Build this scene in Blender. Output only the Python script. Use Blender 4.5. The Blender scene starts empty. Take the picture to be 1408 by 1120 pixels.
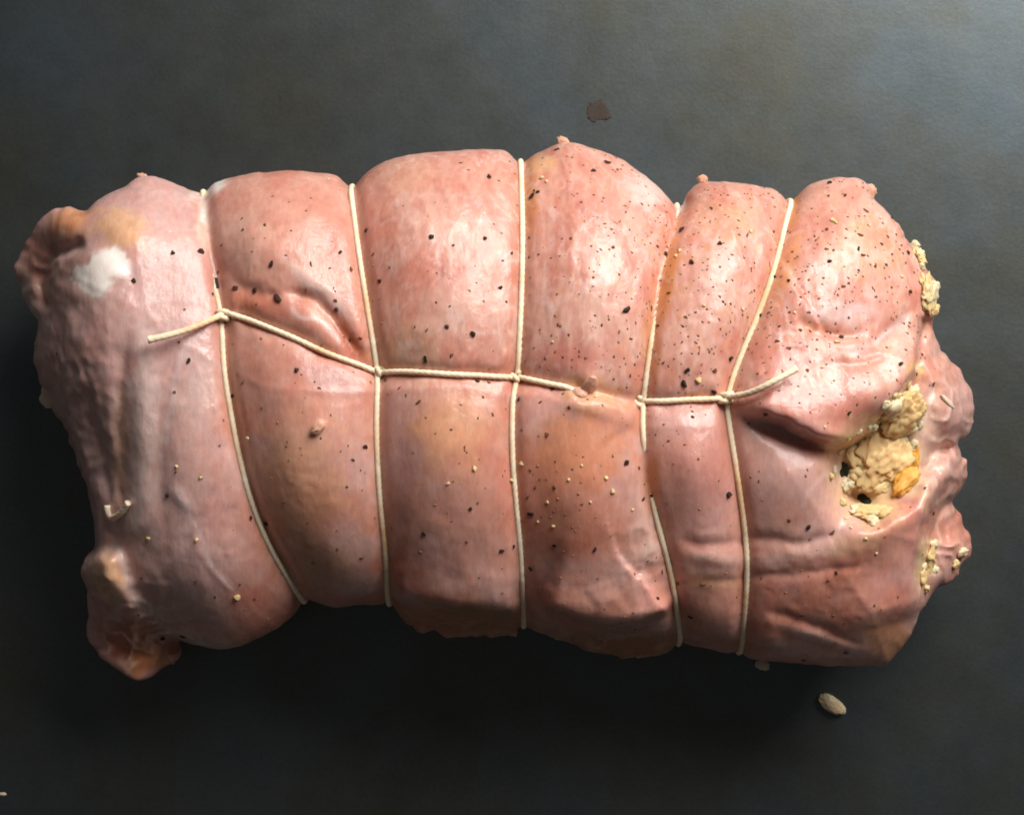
import bpy, bmesh, math, random
import numpy as np
from mathutils import Vector, Matrix
from mathutils.bvhtree import BVHTree

random.seed(7)
RNG = np.random.default_rng(11)
scene = bpy.context.scene
COL = scene.collection

# ------------------------------------------------------------------ camera, light, exposure
CAM_Z = 0.62            # metres above the sheet
Z_REF = 0.040           # height of the roast's widest section
K = 0.0002              # metres per photograph pixel at Z_REF
PW, PH = 1408, 1120
cam_data = bpy.data.cameras.new('camera')
cam_data.sensor_width = 36.0
cam_data.lens = 18.0 * (CAM_Z - Z_REF) / (PW / 2 * K)
cam_data.clip_start = 0.01
cam_data.clip_end = 20
cam = bpy.data.objects.new('camera', cam_data)
cam.location = (0, 0, CAM_Z)
COL.objects.link(cam)
scene.camera = cam

world = bpy.data.worlds.new('World')
scene.world = world
world.use_nodes = True
world.node_tree.nodes['Background'].inputs['Color'].default_value = (1.0, 0.96, 0.92, 1)
world.node_tree.nodes['Background'].inputs['Strength'].default_value = 0.058


def area_light(name, loc, aim, sx, sy, power, color):
    d = bpy.data.lights.new(name, 'AREA')
    d.shape = 'RECTANGLE'
    d.size, d.size_y = sx, sy
    d.energy = power
    d.color = color
    o = bpy.data.objects.new(name, d)
    o.location = loc
    o.rotation_euler = (Vector(aim) - Vector(loc)).to_track_quat('-Z', 'Y').to_euler()
    COL.objects.link(o)
    return o


area_light('window_light', (0.36, 0.57, 0.55), (0.0, 0.0, 0.03), 0.60, 0.48, 13.6, (1.0, 0.968, 0.925))

scene.cycles.filter_width = 1.8
scene.view_settings.view_transform = 'Standard'
scene.view_settings.look = 'None'
scene.view_settings.exposure = 0.0
scene.view_settings.gamma = 1.0
scene.view_settings.use_curve_mapping = False


# ------------------------------------------------------------------ helpers
def vnoise(p, seed=0):
    """smooth value noise, p: (..., 2 or 3), result about -1..1"""
    p = np.asarray(p, dtype=np.float64)
    if p.shape[-1] == 2:
        p = np.concatenate([p, np.full(p.shape[:-1] + (1,), 0.37)], -1)
    i = np.floor(p).astype(np.int64)
    f = p - i
    f = f * f * f * (f * (f * 6 - 15) + 10)

    def h(a, b, c):
        n = (a * 374761393 + b * 668265263 + c * 2147483647 + seed * 974634777) & 0xFFFFFFFF
        n = ((n ^ (n >> 13)) * 1274126177) & 0xFFFFFFFF
        n = ((n ^ (n >> 16)) * 2246822519) & 0xFFFFFFFF
        return ((n ^ (n >> 15)) & 0xFFFFF) / float(0xFFFFF) * 2 - 1
    r = 0
    for dx in (0, 1):
        for dy in (0, 1):
            for dz in (0, 1):
                w = (f[..., 0] if dx else 1 - f[..., 0]) * (f[..., 1] if dy else 1 - f[..., 1]) * (f[..., 2] if dz else 1 - f[..., 2])
                r = r + w * h(i[..., 0] + dx, i[..., 1] + dy, i[..., 2] + dz)
    return r


def fbm(p, octaves=3, seed=0):
    p = np.asarray(p, dtype=np.float64)
    s, a, t = 0, 1.0, 0
    for o in range(octaves):
        s = s + a * vnoise(p * (2.03 ** o) + 17.3 * o, seed + o)
        t += a
        a *= 0.5
    return s / t


def catmull(pts, n=8, closed=False):
    pts = np.array(pts, dtype=np.float64)
    out = []
    N = len(pts)
    rng = range(N) if closed else range(N - 1)
    for i in rng:
        if closed:
            p0, p1, p2, p3 = pts[(i - 1) % N], pts[i], pts[(i + 1) % N], pts[(i + 2) % N]
        else:
            p1, p2 = pts[i], pts[i + 1]
            p0 = pts[i - 1] if i > 0 else 2 * p1 - p2
            p3 = pts[i + 2] if i + 2 < N else 2 * p2 - p1
        for k in range(n):
            t = k / n
            out.append(0.5 * ((2 * p1) + (-p0 + p2) * t + (2 * p0 - 5 * p1 + 4 * p2 - p3) * t * t + (-p0 + 3 * p1 - 3 * p2 + p3) * t ** 3))
    if not closed:
        out.append(pts[-1])
    return np.array(out)


def polydist(P, poly, closed=False):
    """distance, signed side (+ on the left hand when y points down means ABOVE for left-to-right lines), param 0..1"""
    best = np.full(P.shape[:-1], 1e9)
    side = np.zeros(P.shape[:-1])
    par = np.zeros(P.shape[:-1])
    n = len(poly)
    L = np.concatenate([[0], np.cumsum(np.linalg.norm(np.diff(poly, axis=0), axis=1))])
    for i in range(n if closed else n - 1):
        a, b = poly[i], poly[(i + 1) % n]
        ab = b - a
        l2 = ab @ ab
        if l2 < 1e-12:
            continue
        ap = P - a
        t = np.clip((ap @ ab) / l2, 0, 1)
        dx = ap[..., 0] - t * ab[0]
        dy = ap[..., 1] - t * ab[1]
        d = np.hypot(dx, dy)
        m = d < best
        best = np.where(m, d, best)
        side = np.where(m, np.sign(ap[..., 0] * ab[1] - ap[..., 1] * ab[0]), side)
        if not closed:
            par = np.where(m, (L[i] + t * math.sqrt(l2)) / L[-1], par)
    return best, side, par


def smooth01(x):
    x = np.clip(x, 0, 1)
    return x * x * (3 - 2 * x)


# ------------------------------------------------------------------ traced layout (photograph pixels)
OUTLINE = [(22, 372), (30, 348), (58, 304), (95, 283), (122, 293), (142, 274), (168, 259), (195, 241), (228, 246),
           (262, 260), (292, 251), (330, 240), (400, 235), (452, 238), (480, 249), (494, 244), (522, 225), (570, 212),
           (640, 206), (690, 206), (716, 216), (740, 209), (776, 196), (820, 205), (860, 222), (892, 246), (918, 268),
           (934, 277), (946, 260), (972, 249), (1020, 252), (1060, 258), (1088, 269), (1102, 260), (1130, 247),
           (1168, 242), (1190, 250), (1202, 274), (1232, 305), (1256, 340), (1272, 368), (1286, 392), (1288, 420),
           (1279, 437), (1290, 470), (1302, 492), (1322, 512), (1336, 542), (1340, 575), (1326, 603), (1313, 613),
           (1329, 640), (1322, 668), (1311, 690), (1328, 728), (1334, 756), (1314, 790), (1286, 814), (1265, 842),
           (1248, 882), (1214, 912), (1150, 915), (1090, 912), (1040, 907), (1000, 899), (945, 889), (900, 904),
           (850, 905), (800, 890), (750, 874), (722, 867), (690, 875), (640, 878), (590, 868), (552, 855), (532, 836),
           (500, 832), (460, 835), (425, 829), (408, 842), (370, 870), (312, 893), (262, 886), (243, 882), (247, 904),
           (224, 918), (195, 935), (160, 915), (130, 890), (120, 860), (123, 820), (112, 786), (118, 762), (131, 745),
           (126, 690), (114, 650), (96, 602), (76, 560), (56, 520), (48, 485), (58, 452), (46, 430), (30, 400)]

LOOPS = [
    [(277, 256), (281, 300), (289, 350), (297, 400), (304, 440), (306, 500), (317, 570), (331, 640), (350, 705), (376, 762), (410, 816)],
    [(482, 248), (488, 310), (498, 380), (509, 450), (519, 512), (517, 560), (518, 625), (523, 700), (530, 765), (534, 824)],
    [(716, 219), (718, 300), (718, 370), (715, 450), (711, 520), (705, 545), (704, 600), (706, 650), (711, 705), (716, 765), (721, 862)],
    [(934, 278), (926, 320), (912, 365), (903, 420), (893, 485), (885, 552), (884, 590), (888, 640), (897, 690), (909, 735), (922, 785), (930, 830), (936, 884)],
    [(1089, 271), (1080, 310), (1065, 370), (1044, 430), (1018, 492), (1000, 546), (1004, 590), (1015, 660), (1025, 730), (1028, 790), (1023, 855), (1018, 902)],
]
SPINE = [
    [(306, 430), (345, 439), (400, 463), (460, 490), (517, 511)],
    [(521, 511), (560, 509), (600, 511), (660, 517), (709, 521)],
    [(713, 518), (745, 523), (775, 531), (810, 541), (850, 548), (884, 552)],
    [(887, 553), (930, 549), (965, 548), (999, 547)],
]
TAILS = [
    [(305, 434), (285, 443), (258, 456), (232, 463), (206, 468)],
    [(1001, 547), (1028, 545), (1048, 536), (1068, 523), (1091, 509)],
]


# ------------------------------------------------------------------ roast: height map sculpt, then an implicit solid
GS = 0.5                                              # mm per map cell
GX = np.arange(-146, 146.01, GS)
GY = np.arange(-86, 86.01, GS)
MX, MY = np.meshgrid(GX, GY, indexing='ij')
outline = catmull(OUTLINE, 8, True)
DROOP = ((185, 890, 90, 60, -20), (40, 370, 70, 90, -10), (60, 560, 70, 150, -6), (1330, 560, 60, 90, -10),
                           (1330, 730, 70, 90, -16), (640, 880, 130, 40, -10), (850, 900, 130, 40, -10))
oz = np.full(len(outline), 38.0)
for cx, cy, rx, ry, dz in DROOP:
    oz = oz + dz * np.exp(-((outline[:, 0] - cx) / rx) ** 2 - ((outline[:, 1] - cy) / ry) ** 2)
# the border of a low flap is farther from the lens than the widest section
outline_mm = np.stack([(outline[:, 0] - 704) * 0.2, (560 - outline[:, 1]) * 0.2], 1) * ((620 - oz) / 580)[:, None]
# the outline is seen where the surface turns away, wobble it slightly so that no stretch is ruler smooth
_px = outline_mm[:, 0] / 0.2 + 704
_py = 560 - outline_mm[:, 1] / 0.2
_amp = (0.30 + 0.7 * smooth01((_py - 835) / 25) * smooth01((_px - 520) / 30) * smooth01((960 - _px) / 30) + 0.75 * smooth01((_px - 1180) / 60) + 0.6 * smooth01((150 - _px) / 60))[:, None]
outline_mm = outline_mm + _amp * (np.stack([vnoise(outline_mm / 3.1, 5), vnoise(outline_mm / 3.1, 6)], 1)
                                  + 0.6 * np.stack([vnoise(outline_mm / 1.3, 7), vnoise(outline_mm / 1.3, 8)], 1))
PM = np.stack([MX, MY], -1)
dist, _, _ = polydist(PM, outline_mm, True)
inside = np.zeros(MX.shape, bool)
for i in range(len(outline_mm)):
    a, b = outline_mm[i - 1], outline_mm[i]
    c = (a[1] > MY) != (b[1] > MY)
    with np.errstate(divide='ignore', invalid='ignore'):
        xi = (b[0] - a[0]) * (MY - a[1]) / (b[1] - a[1]) + a[0]
    inside ^= c & (MX < xi)
sd = np.where(inside, dist, -dist)


def solve_poisson(mask, h, it, u):
    f = h * h
    for _ in range(it):
        n = np.zeros_like(u)
        n[1:-1, 1:-1] = (u[2:, 1:-1] + u[:-2, 1:-1] + u[1:-1, 2:] + u[1:-1, :-2] + f) * 0.25
        u = np.where(mask, n, 0)
    return u


def bilinear(A, x, y):
    fx = np.clip((x - GX[0]) / GS, 0, A.shape[0] - 1.001)
    fy = np.clip((y - GY[0]) / GS, 0, A.shape[1] - 1.001)
    i, j = fx.astype(int), fy.astype(int)
    u, v = fx - i, fy - j
    return (A[i, j] * (1 - u) * (1 - v) + A[i + 1, j] * u * (1 - v) + A[i, j + 1] * (1 - u) * v + A[i + 1, j + 1] * u * v)


def up2(u, shape):
    r = np.repeat(np.repeat(u, 2, 0), 2, 1)
    out = np.zeros(shape)
    a, b = min(shape[0], r.shape[0]), min(shape[1], r.shape[1])
    out[:a, :b] = r[:a, :b]
    return out


u = np.zeros(inside[::8, ::8].shape)
for st, it in ((8, 900), (4, 300), (2, 200)):
    m = inside[::st, ::st]
    if u.shape != m.shape:
        u = up2(u, m.shape)
    u = solve_poisson(m, GS * st, it, u)
# ratio u/d is smooth up to the border: extend it and multiply back for a clean edge
d2 = sd[::2, ::2]
ok = d2 > 1.6
ratio = np.where(ok, u / np.maximum(d2, 0.1), 0)
wgt = ok.astype(float)


def blur(A, r):
    for _ in range(r):
        A = A.copy()
        A[1:-1] = (A[:-2] + 2 * A[1:-1] + A[2:]) / 4
        A[:, 1:-1] = (A[:, :-2] + 2 * A[:, 1:-1] + A[:, 2:]) / 4
    return A


num, den = blur(ratio, 14), blur(wgt, 14)
g_ext = np.where(den > 1e-3, num / np.maximum(den, 1e-3), 18.0)
g_ext = np.where(ok, 0.75 * ratio + 0.25 * g_ext, g_ext)
gx2, gy2 = GX[::2], GY[::2]
fi = np.clip((MX - gx2[0]) / (2 * GS), 0, len(gx2) - 1.001)
fj = np.clip((MY - gy2[0]) / (2 * GS), 0, len(gy2) - 1.001)
ii, jj = fi.astype(int), fj.astype(int)
ui, vj = fi - ii, fj - jj
G = g_ext[ii, jj] * (1 - ui) * (1 - vj) + g_ext[ii + 1, jj] * ui * (1 - vj) + g_ext[ii, jj + 1] * (1 - ui) * vj + g_ext[ii + 1, jj + 1] * ui * vj
G = blur(G, 4)
for lp in LOOPS:
    _pl = np.array(lp, float)
    _ext = np.vstack([[_pl[0] + (_pl[0] - _pl[1]) * 1.2], _pl, [_pl[-1] + (_pl[-1] - _pl[-2]) * 1.2]])
    _d, _, _ = polydist(np.stack([MX / 0.2 + 704, 560 - MY / 0.2], -1), _ext)
    sd = sd - 1.5 * np.exp(-(_d / 11) ** 2) * np.exp(-np.maximum(sd, 0) / 9)
U = sd * G                                            # smooth, zero on the outline, negative outside
C_UP, C_DN = 0.66, 0.62


def gpx(cx, cy, rx, ry, ang=0.0, power=1.0, PX=None, PY=None):
    ca, sa = math.cos(math.radians(ang)), math.sin(math.radians(ang))
    dx, dy = PX - cx, PY - cy
    q = ((dx * ca + dy * sa) / rx) ** 2 + ((-dx * sa + dy * ca) / ry) ** 2
    return np.exp(-q ** power)


P0X, P0Y = MX / 0.2 + 704, 560 - MY / 0.2
ZM = np.full(MX.shape, 36.0)
for cx, cy, rx, ry, dz in DROOP:
    ZM = ZM + dz * gpx(cx, cy, rx, ry, PX=P0X, PY=P0Y)
BASE = ZM + C_UP * np.sqrt(2 * np.maximum(U, 0))
# photograph pixel that sees each map cell
sc = (CAM_Z - Z_REF) / (CAM_Z - BASE * 0.001)
QX, QY = 704 + MX / 0.2 * sc, 560 - MY / 0.2 * sc
Q = np.stack([QX, QY], -1)

DH = np.zeros(MX.shape)
QW = Q + 5.0 * np.stack([fbm(PM / 5.0, 2, 13), fbm(PM / 5.0, 2, 14)], -1)


def taper(par, e=0.12):
    return smooth01(par / e) * smooth01((1 - par) / e)


def groove(poly, depth, width, e=0.12, n=5):
    global DH
    d, s, p = polydist(QW, catmull(poly, n))
    prof = 0.5 * np.exp(-(d / width) ** 2) + 0.5 * np.exp(-(np.sqrt(d * d + 2.5) - 1.58) / (0.6 * width))
    DH = DH - depth * prof * (taper(p, e) if e else 1)


def step(poly, h, w, L, e=0.12, n=5):
    """a lip: the side above (left hand of travel) stands proud and falls away over L"""
    global DH
    d, s, p = polydist(QW, catmull(poly, n))
    sdv = d * s
    sig = 1 / (1 + np.exp(-np.clip(sdv / w, -30, 30)))
    DH = DH + h * taper(p, e) * (sig * np.exp(-np.maximum(sdv, 0) / L) - 0.35 * (1 - sig) * np.exp(np.minimum(sdv, 0) / (L * 0.45)))


def bump(cx, cy, rx, ry, h, ang=0.0, power=1.0):
    global DH
    DH = DH + h * gpx(cx, cy, rx, ry, ang, power, QX, QY)


# twine bites into the meat: narrow bite plus wide saddle
for i, lp in enumerate(LOOPS):
    pl = catmull(lp, 4)
    a, b = pl[0], pl[-1]
    ext = np.vstack([[2 * a - pl[3] + np.array([0, -30])], pl, [2 * b - pl[-4] + np.array([0, 30])]])
    d, s, p = polydist(Q, ext)
    deep = (3.4, 2.6, 2.2, 3.0, 2.6)[i]
    wide = (4.2, 3.6, 3.0, 3.0, 3.4)[i]
    DH -= deep * np.exp(-(d / 11) ** 2) + wide * np.exp(-(d / 46) ** 2)
groove([(306, 430), (345, 439), (400, 463), (460, 490), (519, 511), (600, 511), (660, 517), (711, 520), (775, 531), (884, 552), (1000, 547)], 1.6, 12, 0.03, 3)
groove([(306, 430), (400, 463), (519, 511), (711, 520), (884, 552), (1000, 547)], 1.8, 44, 0.05, 3)

# right end: upper flap overhanging the lower one, with the open pocket between them
step([(1000, 562), (1060, 574), (1100, 597), (1150, 612), (1188, 604), (1216, 575), (1236, 543), (1262, 500), (1268, 452)], 7.0, 3.4, 95, 0.14)
groove([(1040, 575), (1095, 603), (1150, 622), (1190, 618)], 3.2, 14, 0.2)
bump(1202, 640, 52, 78, -11.0, 28, 1.8)
bump(1188, 685, 20, 13, -6.0, 20, 1.5)
bump(1160, 645, 13, 20, -4.0, 0, 1.5)
step([(1150, 715), (1190, 722), (1230, 706), (1262, 678), (1282, 640)][::-1], 5.0, 4.0, 50, 0.2)
step([(1270, 850), (1258, 800), (1262, 750), (1274, 700), (1290, 640)], 5.5, 4.5, 60, 0.15)
step([(1262, 500), (1282, 540), (1290, 580), (1312, 612)], 3.0, 4.0, 40, 0.25)
groove([(1312, 613), (1290, 622), (1272, 650)], 4.0, 9, 0.1)
groove([(1313, 690), (1296, 700), (1285, 740), (1280, 790)], 3.5, 8, 0.1)
groove([(1279, 437), (1268, 470), (1262, 510)], 4.5, 9, 0.1)
bump(1310, 560, 24, 40, 4, 10)
bump(1300, 655, 20, 26, 4, 0)
bump(1312, 745, 20, 34, 4, 10)
# folds on the upper right flap
groove([(1085, 440), (1120, 452), (1160, 462), (1195, 455)], 1.8, 12, 0.3)
groove([(1165, 492), (1205, 470), (1245, 436), (1262, 410)], 1.3, 8, 0.3)
groove([(1130, 500), (1180, 502), (1225, 482)], 1.0, 8, 0.3)
bump(1165, 545, 70, 36, 3.0, -20)
bump(1130, 400, 60, 50, 2.0)
bump(1180, 330, 60, 50, 2.0, 30)
# lower right lobe ledges
groove([(928, 738), (980, 750), (1040, 742), (1105, 745), (1165, 728)], 0.8, 9, 0.15)
bump(985, 768, 50, 12, 0.7, 8)
bump(1100, 762, 70, 13, 0.4, -6)
groove([(945, 795), (1000, 798), (1060, 792), (1130, 785), (1210, 770)], 0.6, 7, 0.2)
groove([(1045, 842), (1090, 850), (1140, 868), (1190, 888)], 1.0, 7, 0.2)
bump(1130, 876, 60, 9, 0.9, 16)
bump(1180, 640, 20, 14, 0.0)
bump(1090, 660, 70, 60, 2.4)
bump(1200, 850, 60, 46, 2.6)
# bottom tiers, the rolled edge ending above a tucked layer
step([(738, 834), (800, 850), (860, 860), (912, 842), (932, 818)], 8.0, 3.2, 45, 0.12)
step([(528, 826), (590, 832), (650, 838), (722, 846)], 6.5, 3.4, 70, 0.15)
step([(940, 865), (985, 880), (1020, 888), (1080, 893)], 3.0, 3.6, 40, 0.2)
# meat tag folded over the twine and right edge of the middle lower lobe
step([(778, 528), (800, 546), (822, 543), (850, 551), (872, 562), (886, 580)][::-1], 2.4, 3.0, 26, 0.15)
bump(810, 526, 10, 16, 1.2, 20)
bump(816, 556, 30, 14, 1.0, 14)
# cleft left of the second loop and the pale band over it
groove([(385, 396), (425, 408), (455, 436), (480, 470), (506, 504)], 2.1, 12, 0.16)
groove([(300, 352), (318, 384), (352, 402), (395, 404)], 1.2, 13, 0.2)
bump(430, 388, 60, 16, 0.5, 40)
bump(420, 440, 44, 14, 0.7, 32)
bump(365, 345, 48, 30, 1.2, 20)
# section bulges
for cx, cy, rx, ry, h in ((385, 300, 70, 60, 2.2), (600, 340, 80, 120, 2.6), (815, 360, 70, 120, 2.6), (990, 390, 46, 100, 1.4),
                          (420, 640, 70, 90, 2.6), (615, 640, 66, 110, 2.6), (800, 690, 66, 90, 3.0), (955, 640, 46, 60, 2.2),
                          (240, 640, 60, 150, 2.0), (200, 320, 50, 50, 2.2), (890, 262, 34, 22, 1.6)):
    bump(cx, cy, rx, ry, h)
bump(125, 420, 85, 150, 7.0, 0, 1.4)
# left end: fat lump, ridge, gristle and the tucked flap
bump(140, 368, 34, 27, 1.3, 15, 1.6)
bump(170, 318, 36, 26, 1.8, 20)
bump(95, 308, 34, 20, 3.0, -20)
groove([(128, 335), (96, 344), (68, 362), (60, 392), (72, 432)], 3.6, 7, 0.12)
bump(107, 402, 20, 16, 1.6, 0)
groove([(178, 452), (168, 520), (166, 600), (166, 680), (160, 720)], 1.2, 12, 0.15)
bump(198, 590, 18, 130, 1.3, 2)
groove([(240, 470), (228, 560), (222, 660), (232, 760)], 0.6, 16, 0.2)
groove([(118, 520), (128, 580), (142, 640), (150, 690)], 3.0, 12, 0.2)
gr = gpx(118, 570, 34, 120, -10, 1.3, QX, QY)
WG = fbm(np.stack([MX / 7, MY / 7], -1), 2, 91)
DH += 0.6 * gr * (2.2 * fbm(np.stack([(MX + 3 * WG) / 3.6, MY / 5.0], -1), 2, 92) + 1.3 * (1 - 2.2 * np.abs(fbm(np.stack([(MX + 3 * WG) / 4.2, MY / 8.5], -1), 2, 93))))
step([(245, 884), (212, 858), (184, 820), (168, 780), (150, 745)], 6.0, 4.5, 60, 0.1)
groove([(150, 700), (158, 740), (150, 770)], 2.5, 9, 0.2)
for cx, cy, rx, ry, h, a in ((205, 840, 9, 26, 1.6, -40), (235, 850, 10, 20, 1.4, -30), (262, 874, 26, 9, 1.8, 10), (150, 790, 13, 30, 2.2, 0),
                             (180, 870, 30, 20, 2.4, 30), (210, 905, 22, 12, 2.0, -20)):
    bump(cx, cy, rx, ry, h, a)
groove([(262, 716), (278, 760), (300, 795), (326, 818)], -0.30, 3, 0.1)
bump(250, 685, 20, 9, 0.7, 50)
bump(438, 587, 9, 6, 1.0, -40)
# uneven flesh
DH += 0.70 * fbm(np.stack([MX / 14, MY / 14], -1), 2, 3)
WX = MX + 7.0 * vnoise(np.stack([MX / 22, MY / 22], -1), 21) + 1.5 * vnoise(np.stack([MX / 6, MY / 6], -1), 22)
fib = fbm(np.stack([WX / 2.2, MY / 9], -1), 3, 9)
DH += 0.30 * fib * (0.25 + 0.75 * smooth01((QX - 480) / 250) * smooth01((620 - QY) / 120))
DH += 0.07 * fbm(np.stack([MX / 3.4, MY / 3.4], -1), 2, 31)
ragged = np.clip(gpx(110, 560, 70, 170, PX=QX, PY=QY) + gpx(180, 850, 90, 70, PX=QX, PY=QY) + gpx(1300, 650, 60, 190, PX=QX, PY=QY), 0, 1)
def torn(x, y):
    wx = x + 4 * fbm(np.stack([x / 9, y / 9], -1), 2, 101)
    wy = y + 4 * fbm(np.stack([x / 9, y / 9], -1), 2, 102)
    return np.clip(1 - 3.2 * np.abs(fbm(np.stack([wx / 5.5, wy / 5.5], -1), 2, 103)), 0, 1)


def torn_zone(px, py):
    z = gpx(190, 850, 90, 45, 38, 1.0, px, py) + 0.9 * gpx(180, 900, 60, 40, 0, 1.0, px, py) + 0.9 * gpx(1305, 660, 40, 170, 0, 1.2, px, py) + 0.6 * gpx(60, 380, 40, 70, 0, 1.0, px, py) \
        + 0.6 * gpx(840, 885, 130, 22, 0, 1.0, px, py) + 0.5 * gpx(640, 862, 100, 18, 0, 1.0, px, py) + 0.7 * gpx(890, 770, 34, 60, -15, 1.0, px, py)
    return np.clip(z, 0, 1)


DH += 1.5 * torn_zone(QX, QY) * (torn(MX, MY) - 0.4)
DH += 0.22 * smooth01(0.25 + 1.6 * fbm(np.stack([MX / 18, MY / 18], -1), 2, 111)) * (torn(MX * 1.9 + 31, MY * 1.5 + 7) - 0.3)
DH += 1.3 * ragged * fbm(np.stack([MX / 4.2, MY / 5.5], -1), 3, 41)

VS = 0.62
VX = np.arange(-140, 140, VS)
VY = np.arange(-84, 84, VS)
VZ = np.arange(-1.6, 92, VS)
vx, vy = np.meshgrid(VX, VY, indexing='ij')
Uv, ZMv, DHv = bilinear(U, vx, vy), bilinear(ZM, vx, vy), bilinear(DH, vx, vy)
side_n = bilinear(fbm(np.stack([MX / 7, MY / 7], -1), 2, 51), vx, vy)
Hh = C_UP * np.sqrt(2 * np.maximum(Uv, 0)) + 1e-3
FV = np.empty((len(VX), len(VY), len(VZ)), np.float32)
for k, z in enumerate(VZ):
    rel = z - ZMv
    w = np.clip(rel / np.maximum(Hh, 6.0), 0, 1)
    w = np.where(w < 1, w * (2 - w), 1)
    zz = rel - DHv * w
    bulge = 2 * Uv - (np.where(zz > 0, zz / C_UP, zz / C_DN)) ** 2
    bulge = bulge + 10 * side_n * np.exp(-(rel / 16) ** 2) * (rel < 0)
    FV[:, :, k] = np.minimum(bulge / 30.0, z - 0.9)
FV[0] = FV[-1] = -1
FV[:, 0] = FV[:, -1] = -1
FV[:, :, 0] = -1
FV[:, :, -1] = -1


def surface_nets(F, origin, vs):
    S = F > 0
    corners = [(a, b, c) for a in (0, 1) for b in (0, 1) for c in (0, 1)]
    sh = tuple(n - 1 for n in F.shape)

    def cor(A, c):
        return A[c[0]:c[0] + sh[0], c[1]:c[1] + sh[1], c[2]:c[2] + sh[2]]
    cnt = np.zeros(sh, np.uint8)
    for c in corners:
        cnt += cor(S, c)
    act = (cnt > 0) & (cnt < 8)
    idx = np.argwhere(act)
    vals = {c: F[idx[:, 0] + c[0], idx[:, 1] + c[1], idx[:, 2] + c[2]] for c in corners}
    acc = np.zeros((len(idx), 3))
    n = np.zeros(len(idx))
    for c in corners:
        for ax in range(3):
            if c[ax]:
                continue
            d = list(c)
            d[ax] = 1
            d = tuple(d)
            a, b = vals[c], vals[d]
            m = (a > 0) != (b > 0)
            t = np.where(m, a / np.where(m, a - b, 1), 0)
            p = np.array(c, float)[None].repeat(len(idx), 0)
            p[:, ax] = t
            acc += p * m[:, None]
            n += m
    verts = (idx + acc / n[:, None]) * vs + np.array(origin)
    vid = np.full(sh, -1, np.int64)
    vid[act] = np.arange(len(idx))
    faces = []
    for ax in range(3):
        b, c = (ax + 1) % 3, (ax + 2) % 3
        sl0 = [slice(None)] * 3
        sl1 = [slice(None)] * 3
        sl0[ax] = slice(0, -1)
        sl1[ax] = slice(1, None)
        A, B = S[tuple(sl0)], S[tuple(sl1)]
        e = np.argwhere(A != B)
        e = e[(e[:, b] > 0) & (e[:, c] > 0) & (e[:, b] < sh[b]) & (e[:, c] < sh[c]) & (e[:, ax] < sh[ax])]
        inn = A[e[:, 0], e[:, 1], e[:, 2]]

        def g(db, dc):
            q = e.copy()
            q[:, b] -= db
            q[:, c] -= dc
            return vid[q[:, 0], q[:, 1], q[:, 2]]
        quad = np.stack([g(1, 1), g(0, 1), g(0, 0), g(1, 0)], 1)
        quad[~inn] = quad[~inn][:, ::-1]
        faces.append(quad)
    return verts, np.concatenate(faces)


rv, rf = surface_nets(FV, (VX[0], VY[0], VZ[0]), VS)
del FV


def relax(v, f, it, lam):
    e = np.concatenate([f[:, [0, 1]], f[:, [1, 2]], f[:, [2, 3]], f[:, [3, 0]]])
    e = np.concatenate([e, e[:, ::-1]])
    n = np.bincount(e[:, 0], minlength=len(v))
    for k in range(it):
        for L in (lam, -lam * 1.04):
            s = np.stack([np.bincount(e[:, 0], weights=v[e[:, 1], a], minlength=len(v)) for a in range(3)], 1)
            v = v + L * (s / n[:, None] - v)
    return v


rv = relax(rv, rf, 4, 0.5)
rv[:, 2] = np.maximum(rv[:, 2], 0.85)
rsc = (CAM_Z - Z_REF) / (CAM_Z - rv[:, 2] * 0.001)
RPX, RPY = 704 + rv[:, 0] / 0.2 * rsc, 560 - rv[:, 1] / 0.2 * rsc

# ---- flesh colour: pigment patches (fat, membrane, muscle, paprika rub), plus painted sheen, glints and shade
colr = np.empty((len(rv), 3))
colr[:] = (0.610, 0.262, 0.190)


def tint(mask, c):
    global colr
    m = np.clip(mask, 0, 1)[:, None]
    colr = colr * (1 - m) + np.array(c) * m


def gm(cx, cy, rx, ry, ang=0.0, power=1.0):
    return gpx(cx, cy, rx, ry, ang, power, RPX, RPY)


def lm(poly, w, e=0.1):
    d, s, p = polydist(np.stack([RPX, RPY], -1), catmull(poly, 4))
    return np.exp(-(d / w) ** 2) * taper(p, e)


V3 = rv
n_big = fbm(V3 / 16, 3, 61)
n_mid = fbm(V3 / 5.0, 3, 62)
n_fine = fbm(V3 / 1.9, 2, 63)
n_fib = fbm(np.stack([(V3[:, 0] + 8.0 * vnoise(V3 / 24, 64) + 1.6 * vnoise(V3 / 6, 66)) / 1.7, V3[:, 1] / 8, V3[:, 2] / 8], -1), 3, 65)
MUSC = (0.55, 0.20, 0.145)
PALE = (0.69, 0.44, 0.355)
MEMB_SHEEN = (0.60, 0.405, 0.385)  # lilac membrane, with pale window sheen put into its colour
ORNG = (0.62, 0.25, 0.085)
TAN = (0.60, 0.36, 0.20)
FAT = (0.90, 0.82, 0.76)
YFAT = (0.76, 0.43, 0.12)
DARK = (0.36, 0.10, 0.065)
tint(0.60 * smooth01(0.45 + 1.4 * n_big), MUSC)
tint(0.45 * smooth01(0.35 + 1.4 * fbm(V3 / 8, 3, 69)), (0.56, 0.20, 0.15))
tint(0.36 * smooth01(0.45 - 1.2 * fbm(V3 / 9, 3, 67)), PALE)
upper = smooth01((RPX - 420) / 160) * smooth01((600 - RPY) / 90)
tint(0.32 * upper * smooth01(0.45 + 1.5 * n_fib), PALE)
tint(0.38 * upper * smooth01(0.35 - 1.6 * n_fib), MUSC)
tint(0.80 * smooth01((340 - RPX) / 90) * (0.8 + 0.4 * n_mid), MEMB_SHEEN)
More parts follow.
